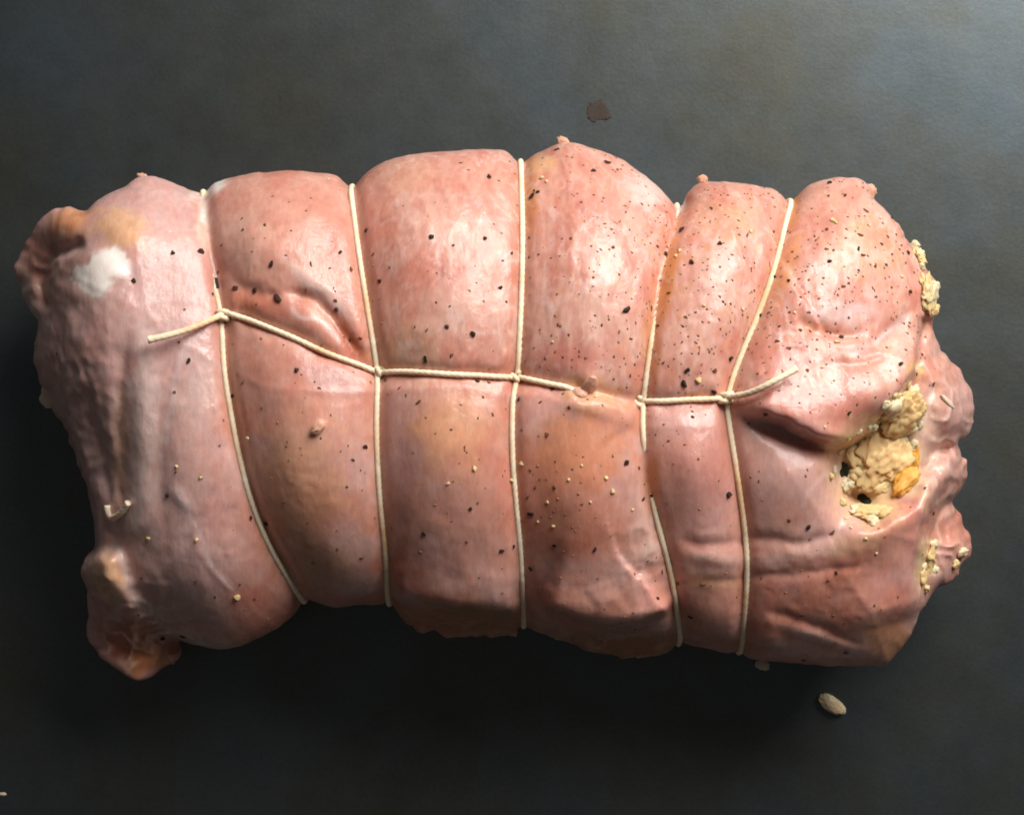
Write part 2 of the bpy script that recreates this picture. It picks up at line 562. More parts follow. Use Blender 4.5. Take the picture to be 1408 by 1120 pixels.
tint(0.48 * smooth01((RPY - 520) / 60) * smooth01(0.5 + 1.4 * fbm(V3 / 14, 2, 75)), MEMB_SHEEN)
for cx, cy, rx, ry, a, s, c in (
        (198, 590, 22, 150, 2, .7, (0.68, 0.51, 0.47)), (166, 610, 13, 80, 0, .55, (0.58, 0.33, 0.21)), (250, 450, 40, 30, -30, .4, MEMB_SHEEN), (285, 520, 26, 60, 10, .4, (0.64, 0.46, 0.43)),
        (120, 560, 34, 90, -12, .4, (0.55, 0.33, 0.30)), (150, 790, 20, 40, 0, .7, TAN), (180, 885, 60, 40, 10, .85, (0.40, 0.14, 0.085)), (200, 905, 40, 22, -10, .6, ORNG),
        (225, 852, 34, 14, 42, .35, (0.66, 0.47, 0.40)), (290, 884, 50, 10, 5, .45, (0.60, 0.44, 0.36)), (250, 690, 24, 10, 55, .6, (0.70, 0.55, 0.55)),
        (96, 305, 40, 24, -20, .6, ORNG), (168, 316, 40, 30, 20, .42, (0.70, 0.38, 0.13)), (50, 370, 26, 60, 0, .7, (0.40, 0.17, 0.13)), (40, 410, 16, 40, -20, .4, (0.62, 0.5, 0.44)),
        (110, 400, 24, 18, 0, .5, (0.66, 0.44, 0.37)), (286, 256, 26, 14, -30, .85, FAT), (280, 300, 9, 50, 0, .75, (0.78, 0.66, 0.58)),
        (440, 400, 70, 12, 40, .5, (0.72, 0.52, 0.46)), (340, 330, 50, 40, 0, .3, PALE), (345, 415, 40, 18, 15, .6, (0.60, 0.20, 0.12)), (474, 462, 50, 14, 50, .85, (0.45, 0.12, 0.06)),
        (440, 430, 40, 9, 38, .6, (0.60, 0.26, 0.17)), (450, 520, 60, 20, 18, .4, MEMB_SHEEN), (550, 585, 36, 70, -15, .5, (0.54, 0.30, 0.27)), (622, 592, 60, 60, 0, .6, (0.66, 0.32, 0.17)),
        (560, 480, 50, 40, 0, .4, (0.62, 0.36, 0.22)), (610, 300, 70, 60, 0, .25, PALE), (640, 430, 60, 60, 0, .25, PALE), (560, 240, 60, 30, 0, .35, (0.66, 0.36, 0.25)),
        (728, 270, 12, 50, 0, .6, ORNG), (745, 225, 26, 16, 0, .5, (0.72, 0.42, 0.2)), (890, 262, 36, 24, 20, .55, (0.72, 0.54, 0.49)), (936, 280, 7, 12, 20, .9, FAT),
        (918, 390, 12, 70, 12, .75, ORNG), (895, 450, 12, 60, 5, .5, ORNG), (830, 430, 60, 60, 0, .3, PALE), (780, 490, 60, 24, 0, .5, (0.62, 0.22, 0.17)),
        (815, 543, 46, 26, 12, .8, (0.64, 0.34, 0.20)), (800, 620, 80, 60, 0, .6, (0.60, 0.23, 0.11)), (898, 660, 12, 34, 0, .8, ORNG), (800, 720, 80, 80, 0, .5, (0.48, 0.17, 0.10)),
        (890, 730, 20, 60, -12, .45, (0.62, 0.46, 0.42)), (900, 490, 9, 60, 3, .4, ORNG), (960, 548, 30, 8, 0, .7, ORNG), (985, 400, 40, 70, 0, .3, PALE), (1000, 300, 50, 30, 0, .35, (0.68, 0.36, 0.22)),  # pale streak beside the fourth loop is a painted glint
        (1092, 285, 9, 40, 12, .6, ORNG), (1080, 370, 16, 60, 20, .45, ORNG), (1115, 445, 34, 14, 10, .6, (0.62, 0.24, 0.14)), (1190, 340, 60, 40, 30, .45, (0.70, 0.42, 0.27)),
        (1160, 430, 60, 20, 0, .5, (0.70, 0.52, 0.50)), (1080, 500, 60, 26, 0, .4, (0.60, 0.22, 0.17)), (1240, 470, 20, 50, 20, .4, (0.72, 0.52, 0.42)),
        (1258, 508, 14, 16, 0, .6, (0.72, 0.42, 0.18)), (1140, 560, 90, 30, 10, .55, (0.54, 0.19, 0.14)), (1205, 640, 70, 80, 25, .75, (0.72, 0.50, 0.26)), (1280, 590, 26, 60, 0, .5, (0.68, 0.47, 0.36)),
        (1320, 560, 20, 50, 0, .5, (0.66, 0.42, 0.38)), (1300, 660, 24, 40, 0, .4, (0.70, 0.45, 0.38)), (1180, 745, 50, 18, -20, .45, (0.68, 0.40, 0.24)), (1275, 770, 16, 40, 10, .7, (0.72, 0.50, 0.26)),
        (1220, 880, 40, 34, 0, .6, (0.52, 0.24, 0.11)), (985, 766, 60, 9, 8, .4, (0.70, 0.48, 0.42)), (1110, 760, 70, 9, -8, .3, (0.68, 0.46, 0.40)), (1130, 878, 60, 7, 16, .5, (0.64, 0.46, 0.42)),  # pale strips along the ledges are painted highlights
        (970, 800, 50, 14, 0, .5, (0.40, 0.20, 0.10)), (850, 885, 110, 22, 0, .65, (0.34, 0.17, 0.08)), (640, 850, 100, 26, 0, .6, (0.38, 0.19, 0.09)), (960, 640, 60, 80, 0, .55, (0.52, 0.23, 0.19)),  # dark browns under the ledge and the rolled lips paint in shade
        (1090, 660, 70, 50, 0, .45, (0.55, 0.32, 0.28)), (240, 620, 60, 120, 0, .3, (0.58, 0.36, 0.31)), (410, 660, 70, 100, 0, .6, (0.64, 0.33, 0.20)), (430, 780, 60, 40, 0, .5, (0.50, 0.26, 0.15)),
        (640, 720, 90, 70, 0, .5, (0.46, 0.20, 0.14)), (610, 770, 60, 40, 0, .4, (0.42, 0.20, 0.17))):
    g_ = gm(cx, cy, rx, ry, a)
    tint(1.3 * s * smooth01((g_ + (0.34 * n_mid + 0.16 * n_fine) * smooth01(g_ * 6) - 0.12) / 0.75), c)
tint(0.96 * smooth01((np.maximum(gm(150, 362, 42, 28, -8), gm(126, 384, 40, 26, 30)) + 0.26 * n_mid + 0.14 * n_fine - 0.46) / 0.30), FAT)
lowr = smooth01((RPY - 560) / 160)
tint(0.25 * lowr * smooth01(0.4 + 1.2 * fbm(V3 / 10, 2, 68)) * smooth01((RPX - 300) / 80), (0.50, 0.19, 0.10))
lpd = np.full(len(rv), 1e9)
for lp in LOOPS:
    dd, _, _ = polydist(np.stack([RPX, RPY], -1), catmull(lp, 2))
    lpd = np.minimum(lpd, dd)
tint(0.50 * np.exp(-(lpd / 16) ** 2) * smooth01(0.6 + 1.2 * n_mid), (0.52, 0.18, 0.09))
# veins and membrane edges
for poly, w, s, c in (
        ([(398, 418), (412, 436), (436, 438), (456, 452), (470, 476)], 3.0, .7, (0.76, 0.60, 0.54)),
        ([(255, 700), (276, 735), (292, 778), (326, 818)], 2.4, .6, (0.74, 0.58, 0.54)),
        ([(268, 452), (246, 500), (236, 560), (226, 620)], 5, .45, (0.72, 0.58, 0.56)),
        ([(150, 690), (168, 770), (200, 835), (245, 872), (300, 892)], 5, .5, (0.74, 0.60, 0.55)),
        ([(30, 390), (44, 430), (58, 452)], 4, .6, (0.72, 0.56, 0.50)),
        ([(64, 358), (90, 346), (118, 344)], 3.5, .6, (0.72, 0.56, 0.5)),
        ([(1150, 640), (1120, 665), (1100, 700)], 4, .4, (0.70, 0.50, 0.44)),
        ([(1160, 492), (1205, 468), (1250, 430)], 5, .45, (0.74, 0.56, 0.54)),
        ([(1262, 500), (1240, 545), (1212, 590)], 4, .5, (0.70, 0.45, 0.35))):
    tint(s * lm(poly, w), c)
# paprika rub: small ragged blotches, thickest on the right upper half
rubz = smooth01((n_fine + 0.35 * n_mid - 0.30) / 0.30) * (0.10 + 0.55 * smooth01((RPX - 640) / 300) * smooth01((560 - RPY) / 80))
tint(rubz * 0.75, (0.56, 0.24, 0.09))
ridge = 1 - np.abs(fbm(np.stack([(V3[:, 0] + 9.0 * vnoise(V3 / 20, 72) + 2.0 * vnoise(V3 / 5, 73)) / 2.0, V3[:, 1] / 7.5, V3[:, 2] / 7.5], -1), 2, 71)) * 5
white = smooth01(ridge) * (0.24 * upper + 0.08) * smooth01(0.5 + 1.6 * n_mid)
tint(white, (0.80, 0.62, 0.58))
tint(0.55 * torn_zone(RPX, RPY) * torn(rv[:, 0], rv[:, 1]) ** 2, (0.72, 0.52, 0.43))
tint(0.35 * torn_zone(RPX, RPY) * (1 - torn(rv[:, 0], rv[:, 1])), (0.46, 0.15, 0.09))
colr *= (1 + 0.09 * n_fine)[:, None]
colr = np.clip(colr, 0.01, 0.95)
fatm = np.clip(gm(140, 368, 34, 27, 15, 2) + gm(890, 262, 30, 18, 20), 0, 1)


def mesh_from(name, v, f):
    me = bpy.data.meshes.new(name)
    f = np.asarray(f)
    me.vertices.add(len(v))
    me.vertices.foreach_set('co', np.asarray(v, np.float32).ravel())
    k = f.shape[1]
    me.loops.add(f.size)
    me.loops.foreach_set('vertex_index', f.ravel().astype(np.int32))
    me.polygons.add(len(f))
    me.polygons.foreach_set('loop_start', np.arange(0, f.size, k, dtype=np.int32))
    me.polygons.foreach_set('loop_total', np.full(len(f), k, np.int32))
    me.update(calc_edges=True)
    me.validate()
    return me


# ------------------------------------------------------------------ materials
def new_mat(name):
    m = bpy.data.materials.new(name)
    m.use_nodes = True
    nt = m.node_tree
    return m, nt, nt.nodes['Principled BSDF']


def node(nt, typ, **kw):
    n = nt.nodes.new(typ)
    for k, v in kw.items():
        setattr(n, k, v)
    return n


def tex_noise(nt, coord, scale, detail=4, rough=0.55):
    n = node(nt, 'ShaderNodeTexNoise')
    n.inputs['Scale'].default_value = scale
    n.inputs['Detail'].default_value = detail
    n.inputs['Roughness'].default_value = rough
    nt.links.new(coord, n.inputs['Vector'])
    return n


def ramp(nt, fac, stops):
    r = node(nt, 'ShaderNodeValToRGB')
    el = r.color_ramp.elements
    while len(el) < len(stops):
        el.new(0.5)
    for e, (p, c) in zip(el, stops):
        e.position = p
        e.color = c if len(c) == 4 else (*c, 1)
    nt.links.new(fac, r.inputs['Fac'])
    return r


def bump_node(nt, height, strength, dist, normal=None):
    b = node(nt, 'ShaderNodeBump')
    b.inputs['Strength'].default_value = strength
    b.inputs['Distance'].default_value = dist
    nt.links.new(height, b.inputs['Height'])
    if normal is not None:
        nt.links.new(normal, b.inputs['Normal'])
    return b


def meat_material():
    m, nt, p = new_mat('raw_poultry')
    at = node(nt, 'ShaderNodeVertexColor', layer_name='flesh')
    tc = node(nt, 'ShaderNodeTexCoord')
    mp = node(nt, 'ShaderNodeMapping')
    mp.inputs['Scale'].default_value = (1.0, 0.35, 0.5)
    nt.links.new(tc.outputs['Object'], mp.inputs['Vector'])
    fibre = tex_noise(nt, mp.outputs['Vector'], 900, 4)
    fine = tex_noise(nt, tc.outputs['Object'], 1300, 3)
    mid = tex_noise(nt, tc.outputs['Object'], 260, 3)
    mix = node(nt, 'ShaderNodeMix', data_type='RGBA', blend_type='OVERLAY')
    mix.inputs[0].default_value = 0.20
    r = ramp(nt, fibre.outputs['Fac'], [(0.32, (0.30, 0.27, 0.26)), (0.70, (0.70, 0.71, 0.72))])
    nt.links.new(at.outputs['Color'], mix.inputs[6])
    nt.links.new(r.outputs['Color'], mix.inputs[7])
    nt.links.new(mix.outputs[2], p.inputs['Base Color'])
    p.inputs['Subsurface Weight'].default_value = 0.50
    p.inputs['Subsurface Radius'].default_value = (1.0, 0.36, 0.22)
    p.inputs['Subsurface Scale'].default_value = 0.0032
    rr = node(nt, 'ShaderNodeMapRange')
    rr.inputs['To Min'].default_value = 0.34
    rr.inputs['To Max'].default_value = 0.56
    nt.links.new(mid.outputs['Fac'], rr.inputs['Value'])
    nt.links.new(rr.outputs['Result'], p.inputs['Roughness'])
    p.inputs['Specular IOR Level'].default_value = 0.40
    wm = node(nt, 'ShaderNodeMath', operation='MULTIPLY_ADD')
    wm.inputs[1].default_value = 0.65
    wm.inputs[2].default_value = 0.30
    nt.links.new(at.outputs['Alpha'], wm.inputs[0])
    nt.links.new(wm.outputs[0], p.inputs['Coat Weight'])
    p.inputs['Coat Roughness'].default_value = 0.15
    b1 = bump_node(nt, fibre.outputs['Fac'], 0.15, 0.0006)
    b2 = bump_node(nt, fine.outputs['Fac'], 0.10, 0.0003, b1.outputs['Normal'])
    b3 = bump_node(nt, mid.outputs['Fac'], 0.07, 0.0012, b2.outputs['Normal'])
    nt.links.new(b3.outputs['Normal'], p.inputs['Normal'])
    film = tex_noise(nt, tc.outputs['Object'], 210, 4, 0.6)
    bc = bump_node(nt, film.outputs['Fac'], 0.5, 0.0018, b1.outputs['Normal'])
    nt.links.new(bc.outputs['Normal'], p.inputs['Coat Normal'])
    return m


def simple_material(name, c1, c2, scale, rough=0.6, sss=0.0, bump=0.3, bdist=0.0004, coat=0.0):
    m, nt, p = new_mat(name)
    tc = node(nt, 'ShaderNodeTexCoord')
    n = tex_noise(nt, tc.outputs['Object'], scale, 4)
    r = ramp(nt, n.outputs['Fac'], [(0.30, c1), (0.70, c2)])
    nt.links.new(r.outputs['Color'], p.inputs['Base Color'])
    p.inputs['Roughness'].default_value = rough
    if sss:
        p.inputs['Subsurface Weight'].default_value = sss
        p.inputs['Subsurface Radius'].default_value = (1.0, 0.6, 0.35)
        p.inputs['Subsurface Scale'].default_value = 0.0022
    p.inputs['Coat Weight'].default_value = coat
    p.inputs['Specular IOR Level'].default_value = 0.22
    p.inputs['Coat Roughness'].default_value = 0.25
    b = bump_node(nt, n.outputs['Fac'], bump, bdist)
    nt.links.new(b.outputs['Normal'], p.inputs['Normal'])
    return m


def sheet_material():
    m, nt, p = new_mat('dark_seasoned_metal')
    tc = node(nt, 'ShaderNodeTexCoord')
    big = tex_noise(nt, tc.outputs['Object'], 16, 5, 0.62)
    mid = tex_noise(nt, tc.outputs['Object'], 70, 5, 0.65)
    fine = tex_noise(nt, tc.outputs['Object'], 900, 4, 0.7)
    c = ramp(nt, big.outputs['Fac'], [(0.32, (0.102, 0.102, 0.084)), (0.52, (0.100, 0.114, 0.116)), (0.70, (0.098, 0.123, 0.140))])
    c2 = ramp(nt, mid.outputs['Fac'], [(0.30, (0.40, 0.40, 0.39)), (0.70, (0.60, 0.60, 0.61))])
    mx = node(nt, 'ShaderNodeMix', data_type='RGBA', blend_type='OVERLAY')
    mx.inputs[0].default_value = 0.28
    nt.links.new(c.outputs['Color'], mx.inputs[6])
    nt.links.new(c2.outputs['Color'], mx.inputs[7])
    c3 = ramp(nt, fine.outputs['Fac'], [(0.32, (0.38, 0.38, 0.38)), (0.68, (0.62, 0.62, 0.62))])
    mx2 = node(nt, 'ShaderNodeMix', data_type='RGBA', blend_type='OVERLAY')
    mx2.inputs[0].default_value = 0.38
    nt.links.new(mx.outputs[2], mx2.inputs[6])
    nt.links.new(c3.outputs['Color'], mx2.inputs[7])
    nt.links.new(mx2.outputs[2], p.inputs['Base Color'])
    p.inputs['Metallic'].default_value = 0.92
    rr = node(nt, 'ShaderNodeMapRange')
    rr.inputs['To Min'].default_value = 0.36
    rr.inputs['To Max'].default_value = 0.43
    nt.links.new(mid.outputs['Fac'], rr.inputs['Value'])
    nt.links.new(rr.outputs['Result'], p.inputs['Roughness'])
    b = bump_node(nt, fine.outputs['Fac'], 0.06, 0.0004)
    b2 = bump_node(nt, mid.outputs['Fac'], 0.06, 0.001, b.outputs['Normal'])
    nt.links.new(b2.outputs['Normal'], p.inputs['Normal'])
    return m


M_MEAT = meat_material()
M_SHEET = sheet_material()
M_TWINE = simple_material('cotton_twine', (0.84, 0.67, 0.46), (0.94, 0.81, 0.62), 500, 0.85, 0.25, 0.5, 0.0003)
nt_ = M_TWINE.node_tree
tc_ = node(nt_, 'ShaderNodeTexCoord')
st_ = tex_noise(nt_, tc_.outputs['Object'], 55, 3)
sr_ = ramp(nt_, st_.outputs['Fac'], [(0.48, (1, 1, 1)), (0.72, (0.86, 0.66, 0.50))])
mx_ = node(nt_, 'ShaderNodeMix', data_type='RGBA', blend_type='MULTIPLY')
mx_.inputs[0].default_value = 1.0
bc_ = nt_.nodes['Principled BSDF'].inputs['Base Color']
nt_.links.new(bc_.links[0].from_socket, mx_.inputs[6])
nt_.links.new(sr_.outputs['Color'], mx_.inputs[7])
nt_.links.new(mx_.outputs[2], bc_)
M_PEPPER = simple_material('black_pepper', (0.018, 0.012, 0.008), (0.07, 0.040, 0.026), 700, 0.7)
M_PEPPERB = simple_material('brown_pepper', (0.075, 0.032, 0.016), (0.24, 0.11, 0.055), 700, 0.7)
M_SPICE = simple_material('rust_spice', (0.24, 0.085, 0.035), (0.40, 0.17, 0.07), 700, 0.7)
M_GARLIC = simple_material('garlic_granule', (0.68, 0.46, 0.18), (0.86, 0.68, 0.38), 500, 0.6, 0.3)
M_CRUMB = simple_material('bread_crumb', (0.80, 0.47, 0.15), (0.90, 0.69, 0.40), 170, 0.5, 0.6, 0.5, 0.0008, 0.3)
M_CRUMB2 = simple_material('pale_crumb', (0.84, 0.62, 0.35), (0.92, 0.76, 0.53), 300, 0.5, 0.6, 0.5, 0.0008, 0.3)
M_CHEESE = simple_material('orange_cheese', (0.74, 0.33, 0.05), (0.85, 0.48, 0.12), 300, 0.35, 0.4, 0.3, 0.0005, 0.2)
M_HERB = simple_material('wilted_herb', (0.006, 0.009, 0.004), (0.022, 0.026, 0.010), 500, 0.4)
M_FATBIT = simple_material('fat_scrap', (0.70, 0.52, 0.36), (0.82, 0.70, 0.56), 420, 0.4, 0.4, 0.4, 0.0006, 0.25)
M_TAG = simple_material('meat_tag', (0.60, 0.28, 0.18), (0.70, 0.42, 0.30), 200, 0.45, 0.4, 0.4, 0.0006, 0.2)
M_FLAP = simple_material('flap_flesh', (0.64, 0.32, 0.22), (0.71, 0.45, 0.34), 160, 0.45, 0.5, 0.25, 0.0006, 0.2)
M_SPOT = simple_material('burnt_grease', (0.045, 0.036, 0.030), (0.10, 0.078, 0.066), 420, 0.6, 0, 0.6, 0.0006)


# ------------------------------------------------------------------ object helpers
def link(name, me, mat, parent=None, loc=(0, 0, 0), rot=None, scale=None):
    o = bpy.data.objects.new(name, me)
    if mat is not None and len(me.materials) == 0:
        me.materials.append(mat)
    COL.objects.link(o)
    o.location = loc
    if rot is not None:
        o.rotation_euler = rot
    if scale is not None:
        o.scale = scale
    if parent is not None:
        o.parent = parent
    return o


def tag(o, label=None, cat=None, group=None, kind=None):
    if label:
        o['label'] = label
    if cat:
        o['category'] = cat
    if group:
        o['group'] = group
    if kind:
        o['kind'] = kind
    return o


def empty(name, loc=(0, 0, 0)):
    o = bpy.data.objects.new(name, None)
    o.empty_display_size = 0.01
    o.location = loc
    COL.objects.link(o)
    return o


def smooth(me):
    me.polygons.foreach_set('use_smooth', [True] * len(me.polygons))
    return me


# ------------------------------------------------------------------ baking sheet
def sheet_mesh():
    bm = bmesh.new()
    hx, hy, r = 0.225, 0.17, 0.025
    prof = [(0.0, 0.0), (0.002, 0.0), (0.006, 0.003), (0.010, 0.012), (0.012, 0.016), (0.016, 0.0165), (0.018, 0.0145), (0.017, 0.012),
            (0.0155, 0.0135), (0.0135, 0.0135), (0.0115, 0.011), (0.0075, 0.0022), (0.003, -0.001), (0.0, -0.001)]
    rings = []
    for off, z in prof:
        ring = []
        for cx, cy, a0 in ((1, 1, 0), (-1, 1, 90), (-1, -1, 180), (1, -1, 270)):
            for k in range(9):
                a = math.radians(a0 + 90 * k / 8)
                ring.append(bm.verts.new((cx * (hx - r) + (r + off) * math.cos(a), cy * (hy - r) + (r + off) * math.sin(a), z)))
        rings.append(ring)
    n = len(rings[0])
    for a, b in zip(rings, rings[1:]):
        for i in range(n):
            bm.faces.new((a[i], a[(i + 1) % n], b[(i + 1) % n], b[i]))
    bm.faces.new(rings[0])
    bm.faces.new(rings[-1][::-1])
    bmesh.ops.recalc_face_normals(bm, faces=bm.faces)
    me = bpy.data.meshes.new('baking_sheet')
    bm.to_mesh(me)
    bm.free()
    return me


sheet = link('baking_sheet', sheet_mesh(), M_SHEET)
tag(sheet, 'dark grey metal baking sheet under the tied roast', 'baking sheet', kind='structure')

# ------------------------------------------------------------------ the roast
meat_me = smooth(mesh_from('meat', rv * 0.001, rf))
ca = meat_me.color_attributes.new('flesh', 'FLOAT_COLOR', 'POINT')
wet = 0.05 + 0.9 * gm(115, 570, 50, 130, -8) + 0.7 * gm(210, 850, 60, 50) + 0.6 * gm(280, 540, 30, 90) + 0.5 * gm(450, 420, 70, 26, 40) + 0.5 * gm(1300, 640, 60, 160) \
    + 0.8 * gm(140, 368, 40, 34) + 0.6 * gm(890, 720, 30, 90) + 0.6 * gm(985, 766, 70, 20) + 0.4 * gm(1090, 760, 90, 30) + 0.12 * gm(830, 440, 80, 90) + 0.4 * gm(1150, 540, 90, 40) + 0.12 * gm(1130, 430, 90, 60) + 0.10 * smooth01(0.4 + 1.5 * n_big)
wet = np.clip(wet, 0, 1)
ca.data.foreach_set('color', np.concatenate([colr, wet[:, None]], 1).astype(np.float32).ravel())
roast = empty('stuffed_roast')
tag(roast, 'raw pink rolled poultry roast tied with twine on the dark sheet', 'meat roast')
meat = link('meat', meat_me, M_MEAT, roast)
bvh = BVHTree.FromPolygons([tuple(c) for c in (rv * 0.001)], [tuple(int(i) for i in q) for q in rf])
CAMV = Vector((0, 0, CAM_Z))


def ray(px, py):
    """point and normal that the photograph's pixel lands on"""
    t = Vector(((px - 704) * K, (560 - py) * K, Z_REF))
    d = (t - CAMV).normalized()
    h = bvh.ray_cast(CAMV, d)
    if h[0] is not None:
        return h[0], h[1]
    s = -CAM_Z / d.z
    return CAMV + d * s, Vector((0, 0, 1))


def on_meat(px, py):
    p, n = ray(px, py)
    return p.z > 0.0012


# ------------------------------------------------------------------ butcher's twine
TW_R = 0.00076


def twine_mesh(pts, r=TW_R, closed=False, seed=0, frayed=False):
    pts = np.array([tuple(p) for p in pts])
    # resample to 0.35 mm
    if closed:
        pts = np.vstack([pts, pts[:1]])
    L = np.concatenate([[0], np.cumsum(np.linalg.norm(np.diff(pts, axis=0), axis=1))])
    n = max(int(L[-1] / 0.00042), 6)
    t = np.linspace(0, L[-1], n, endpoint=not closed)
    P = np.stack([np.interp(t, L, pts[:, a]) for a in range(3)], 1)
    for _ in range(6):
        Q2 = P.copy()
        if closed:
            Q2 = (np.roll(P, 1, 0) + 2 * P + np.roll(P, -1, 0)) / 4
        else:
            Q2[1:-1] = (P[:-2] + 2 * P[1:-1] + P[2:]) / 4
        P = Q2
    T = np.roll(P, -1, 0) - np.roll(P, 1, 0) if closed else np.gradient(P, axis=0)
    T /= np.linalg.norm(T, axis=1)[:, None] + 1e-12
    N = np.zeros_like(P)
    ref = np.array([0, 0, 1.0]) if abs(T[0, 2]) < 0.9 else np.array([1.0, 0, 0])
    N[0] = ref - T[0] * (ref @ T[0])
    N[0] /= np.linalg.norm(N[0])
    for i in range(1, n):
        v = N[i - 1] - T[i] * (N[i - 1] @ T[i])
        N[i] = v / (np.linalg.norm(v) + 1e-12)
    B = np.cross(T, N)
    m = 12
    th = np.arange(m) * 2 * math.pi / m
    pitch = 0.0050
    ph = t / pitch * 2 * math.pi
    fuzz = 0.05 * vnoise(np.stack([t * 700, np.full(n, seed * 3.7)], -1), 81)
    A = th[None, :]
    # three plies laid in a helix
    rad = r * (0.86 + 0.18 * np.abs(np.cos(1.5 * (A - ph[:, None]))) + fuzz[:, None])
    if frayed:
        fl = np.exp(-(L[-1] - t) / 0.0016)[:, None]
        rad = rad * (1 + fl * (0.30 + 0.25 * vnoise(np.stack([np.cos(A) * 2 + 0 * fl, np.sin(A) * 2 + 0 * fl], -1), 83)))
    V = P[:, None, :] + rad[..., None] * (np.cos(A)[..., None] * N[:, None, :] + np.sin(A)[..., None] * B[:, None, :])
    V = V.reshape(-1, 3)
    i = np.arange(n if closed else n - 1)[:, None]
    j = np.arange(m)[None, :]
    i2 = (i + 1) % n
    F = np.stack([i * m + j, i * m + (j + 1) % m, i2 * m + (j + 1) % m, i2 * m + j], -1).reshape(-1, 4)
    bm = bmesh.new()
    vs = [bm.verts.new(v) for v in V]
    for q in F:
        bm.faces.new([vs[k] for k in q])
    if not closed:
        bm.faces.new([vs[k] for k in range(m)][::-1])
        bm.faces.new([vs[(n - 1) * m + k] for k in range(m)])
    bmesh.ops.recalc_face_normals(bm, faces=bm.faces)
    me = bpy.data.meshes.new('twine')
    bm.to_mesh(me)
    bm.free()
    return smooth(me)


def surf_path(poly, off, n=6, lift=None):
    out = []
    pl = catmull(poly, n)
    for k, (px, py) in enumerate(pl):
        p, nr = ray(px, py)
        if p.z < 0.006:
            continue
        o = off if lift is None else off + lift(px, py)
        out.append(p + nr * o)
    return out


def tension(pts, amount, it=8):
    """a stretched cord spans small hollows: pull the path towards its smoothed self, never below itself"""
    P = np.array([tuple(p) for p in pts])
    S = P.copy()
    for _ in range(it):
        S[1:-1] = (S[:-2] + 2 * S[1:-1] + S[2:]) / 4
    R = P.copy()
    R[:, 2] = np.maximum(P[:, 2] * (1 - amount) + S[:, 2] * amount, P[:, 2] - 0.0004)
    R[:, :2] = S[:, :2]
    return [Vector(r) for r in R]


twine = empty('butcher_twine')
tag(twine, 'cream cotton kitchen twine looped five times around the roast', 'twine')


def sink(i):
    def f(px, py):
        v = 0.0
        if i == 0 and py < 415:
            v = -0.0010 * float(smooth01((418 - py) / 25))
        if i == 3 and py < 470:
            v = -0.0009 * float(smooth01((475 - py) / 40) * smooth01((py - 268) / 20))
        if i == 3 and 600 < py < 700:
            v = -0.0013 * float(smooth01((py - 605) / 25) * smooth01((698 - py) / 25))
        if i == 2 and py > 640:
            v = -0.0003 * float(smooth01((py - 640) / 60))
        return v
    return f


for i, lp in enumerate(LOOPS):
    top = surf_path(lp, 0.00022, 6, sink(i))
    top = tension(top, 0.5)
    a, b = top[0], top[-1]
    ctr = (a + b) / 2
    ctr.z = 0.032
    # round the back: rays towards the middle of the roll in the loop's own plane
    hv = (b - a)
    hv.z = 0
    hl = hv.length
    hd = hv.normalized()
    a0 = math.atan2(a.z - ctr.z, (a - ctr).dot(hd))
    b0 = math.atan2(b.z - ctr.z, (b - ctr).dot(hd))
    if a0 < 0:
        a0 += 2 * math.pi
    lo, hi = b0, a0 - 2 * math.pi
    back = []
    for k in range(1, 48):
        ang = lo + (hi - lo) * k / 48
        d = hd * math.cos(ang) + Vector((0, 0, math.sin(ang)))
        h = bvh.ray_cast(ctr + d * 0.2, -d)
        if h[0] is None:
            continue
        p = h[0] + h[1] * 0.0004
        p.z = max(p.z, TW_R * 1.05)
        back.append(p)
    me = twine_mesh(list(top) + back, closed=True, seed=i)
    link('loop', me, M_TWINE, twine)

for i, sp in enumerate(SPINE):
    def lf(px, py, i=i):
        v = 0.0002
        if i == 2 and 780 < px < 880:
            v = -0.0032 * float(smooth01((px - 783) / 22) * smooth01((882 - px) / 16)) + 0.0002
        if i == 3 and 905 < px < 975:
            v = -0.0004
        return v
    pts = tension(surf_path(sp, 0.00075, 6, lf), 0.5)
    link('lengthwise_strand', twine_mesh(pts, seed=10 + i), M_TWINE, twine)
for i, tp in enumerate(TAILS):
    pts = surf_path(tp, 0.0012, 8)
    pts = tension(pts, 0.9, 30)
    n = len(pts)
    pts = [p + Vector((0, 0, 0.0022 * smooth01(k / n * 1.2) + 0.0006)) for k, p in enumerate(pts)]
    link('tail', twine_mesh(pts, r=TW_R * 1.12, seed=20 + i, frayed=True), M_TWINE, twine)


def knot(px, py, ang, size, turns, seed):
    p, nr = ray(px, py)
    p = p + nr * 0.0012
    zax = nr
    xax = Vector((math.cos(ang), math.sin(ang), 0))
    xax = (xax - zax * xax.dot(zax)).normalized()
    yax = zax.cross(xax)
    pts = []
    n = int(26 * turns)
    for k in range(n + 1):
        t = k / n
        th = t * turns * 2 * math.pi + 0.6
        pts.append(p + xax * ((t - 0.5) * size * 1.1) + yax * (math.cos(th) * size * 0.62) + zax * (math.sin(th) * size * 0.45))
    link('knot', twine_mesh(pts, r=TW_R * 0.92, seed=seed), M_TWINE, twine)


knot(306, 434, math.radians(70), 0.0028, 1.7, 31)
knot(519, 512, math.radians(10), 0.0021, 1.2, 32)
knot(710, 521, math.radians(30), 0.0020, 1.1, 33)
knot(885, 553, math.radians(30), 0.0019, 1.1, 34)
knot(1001, 547, math.radians(80), 0.0026, 1.6, 35)


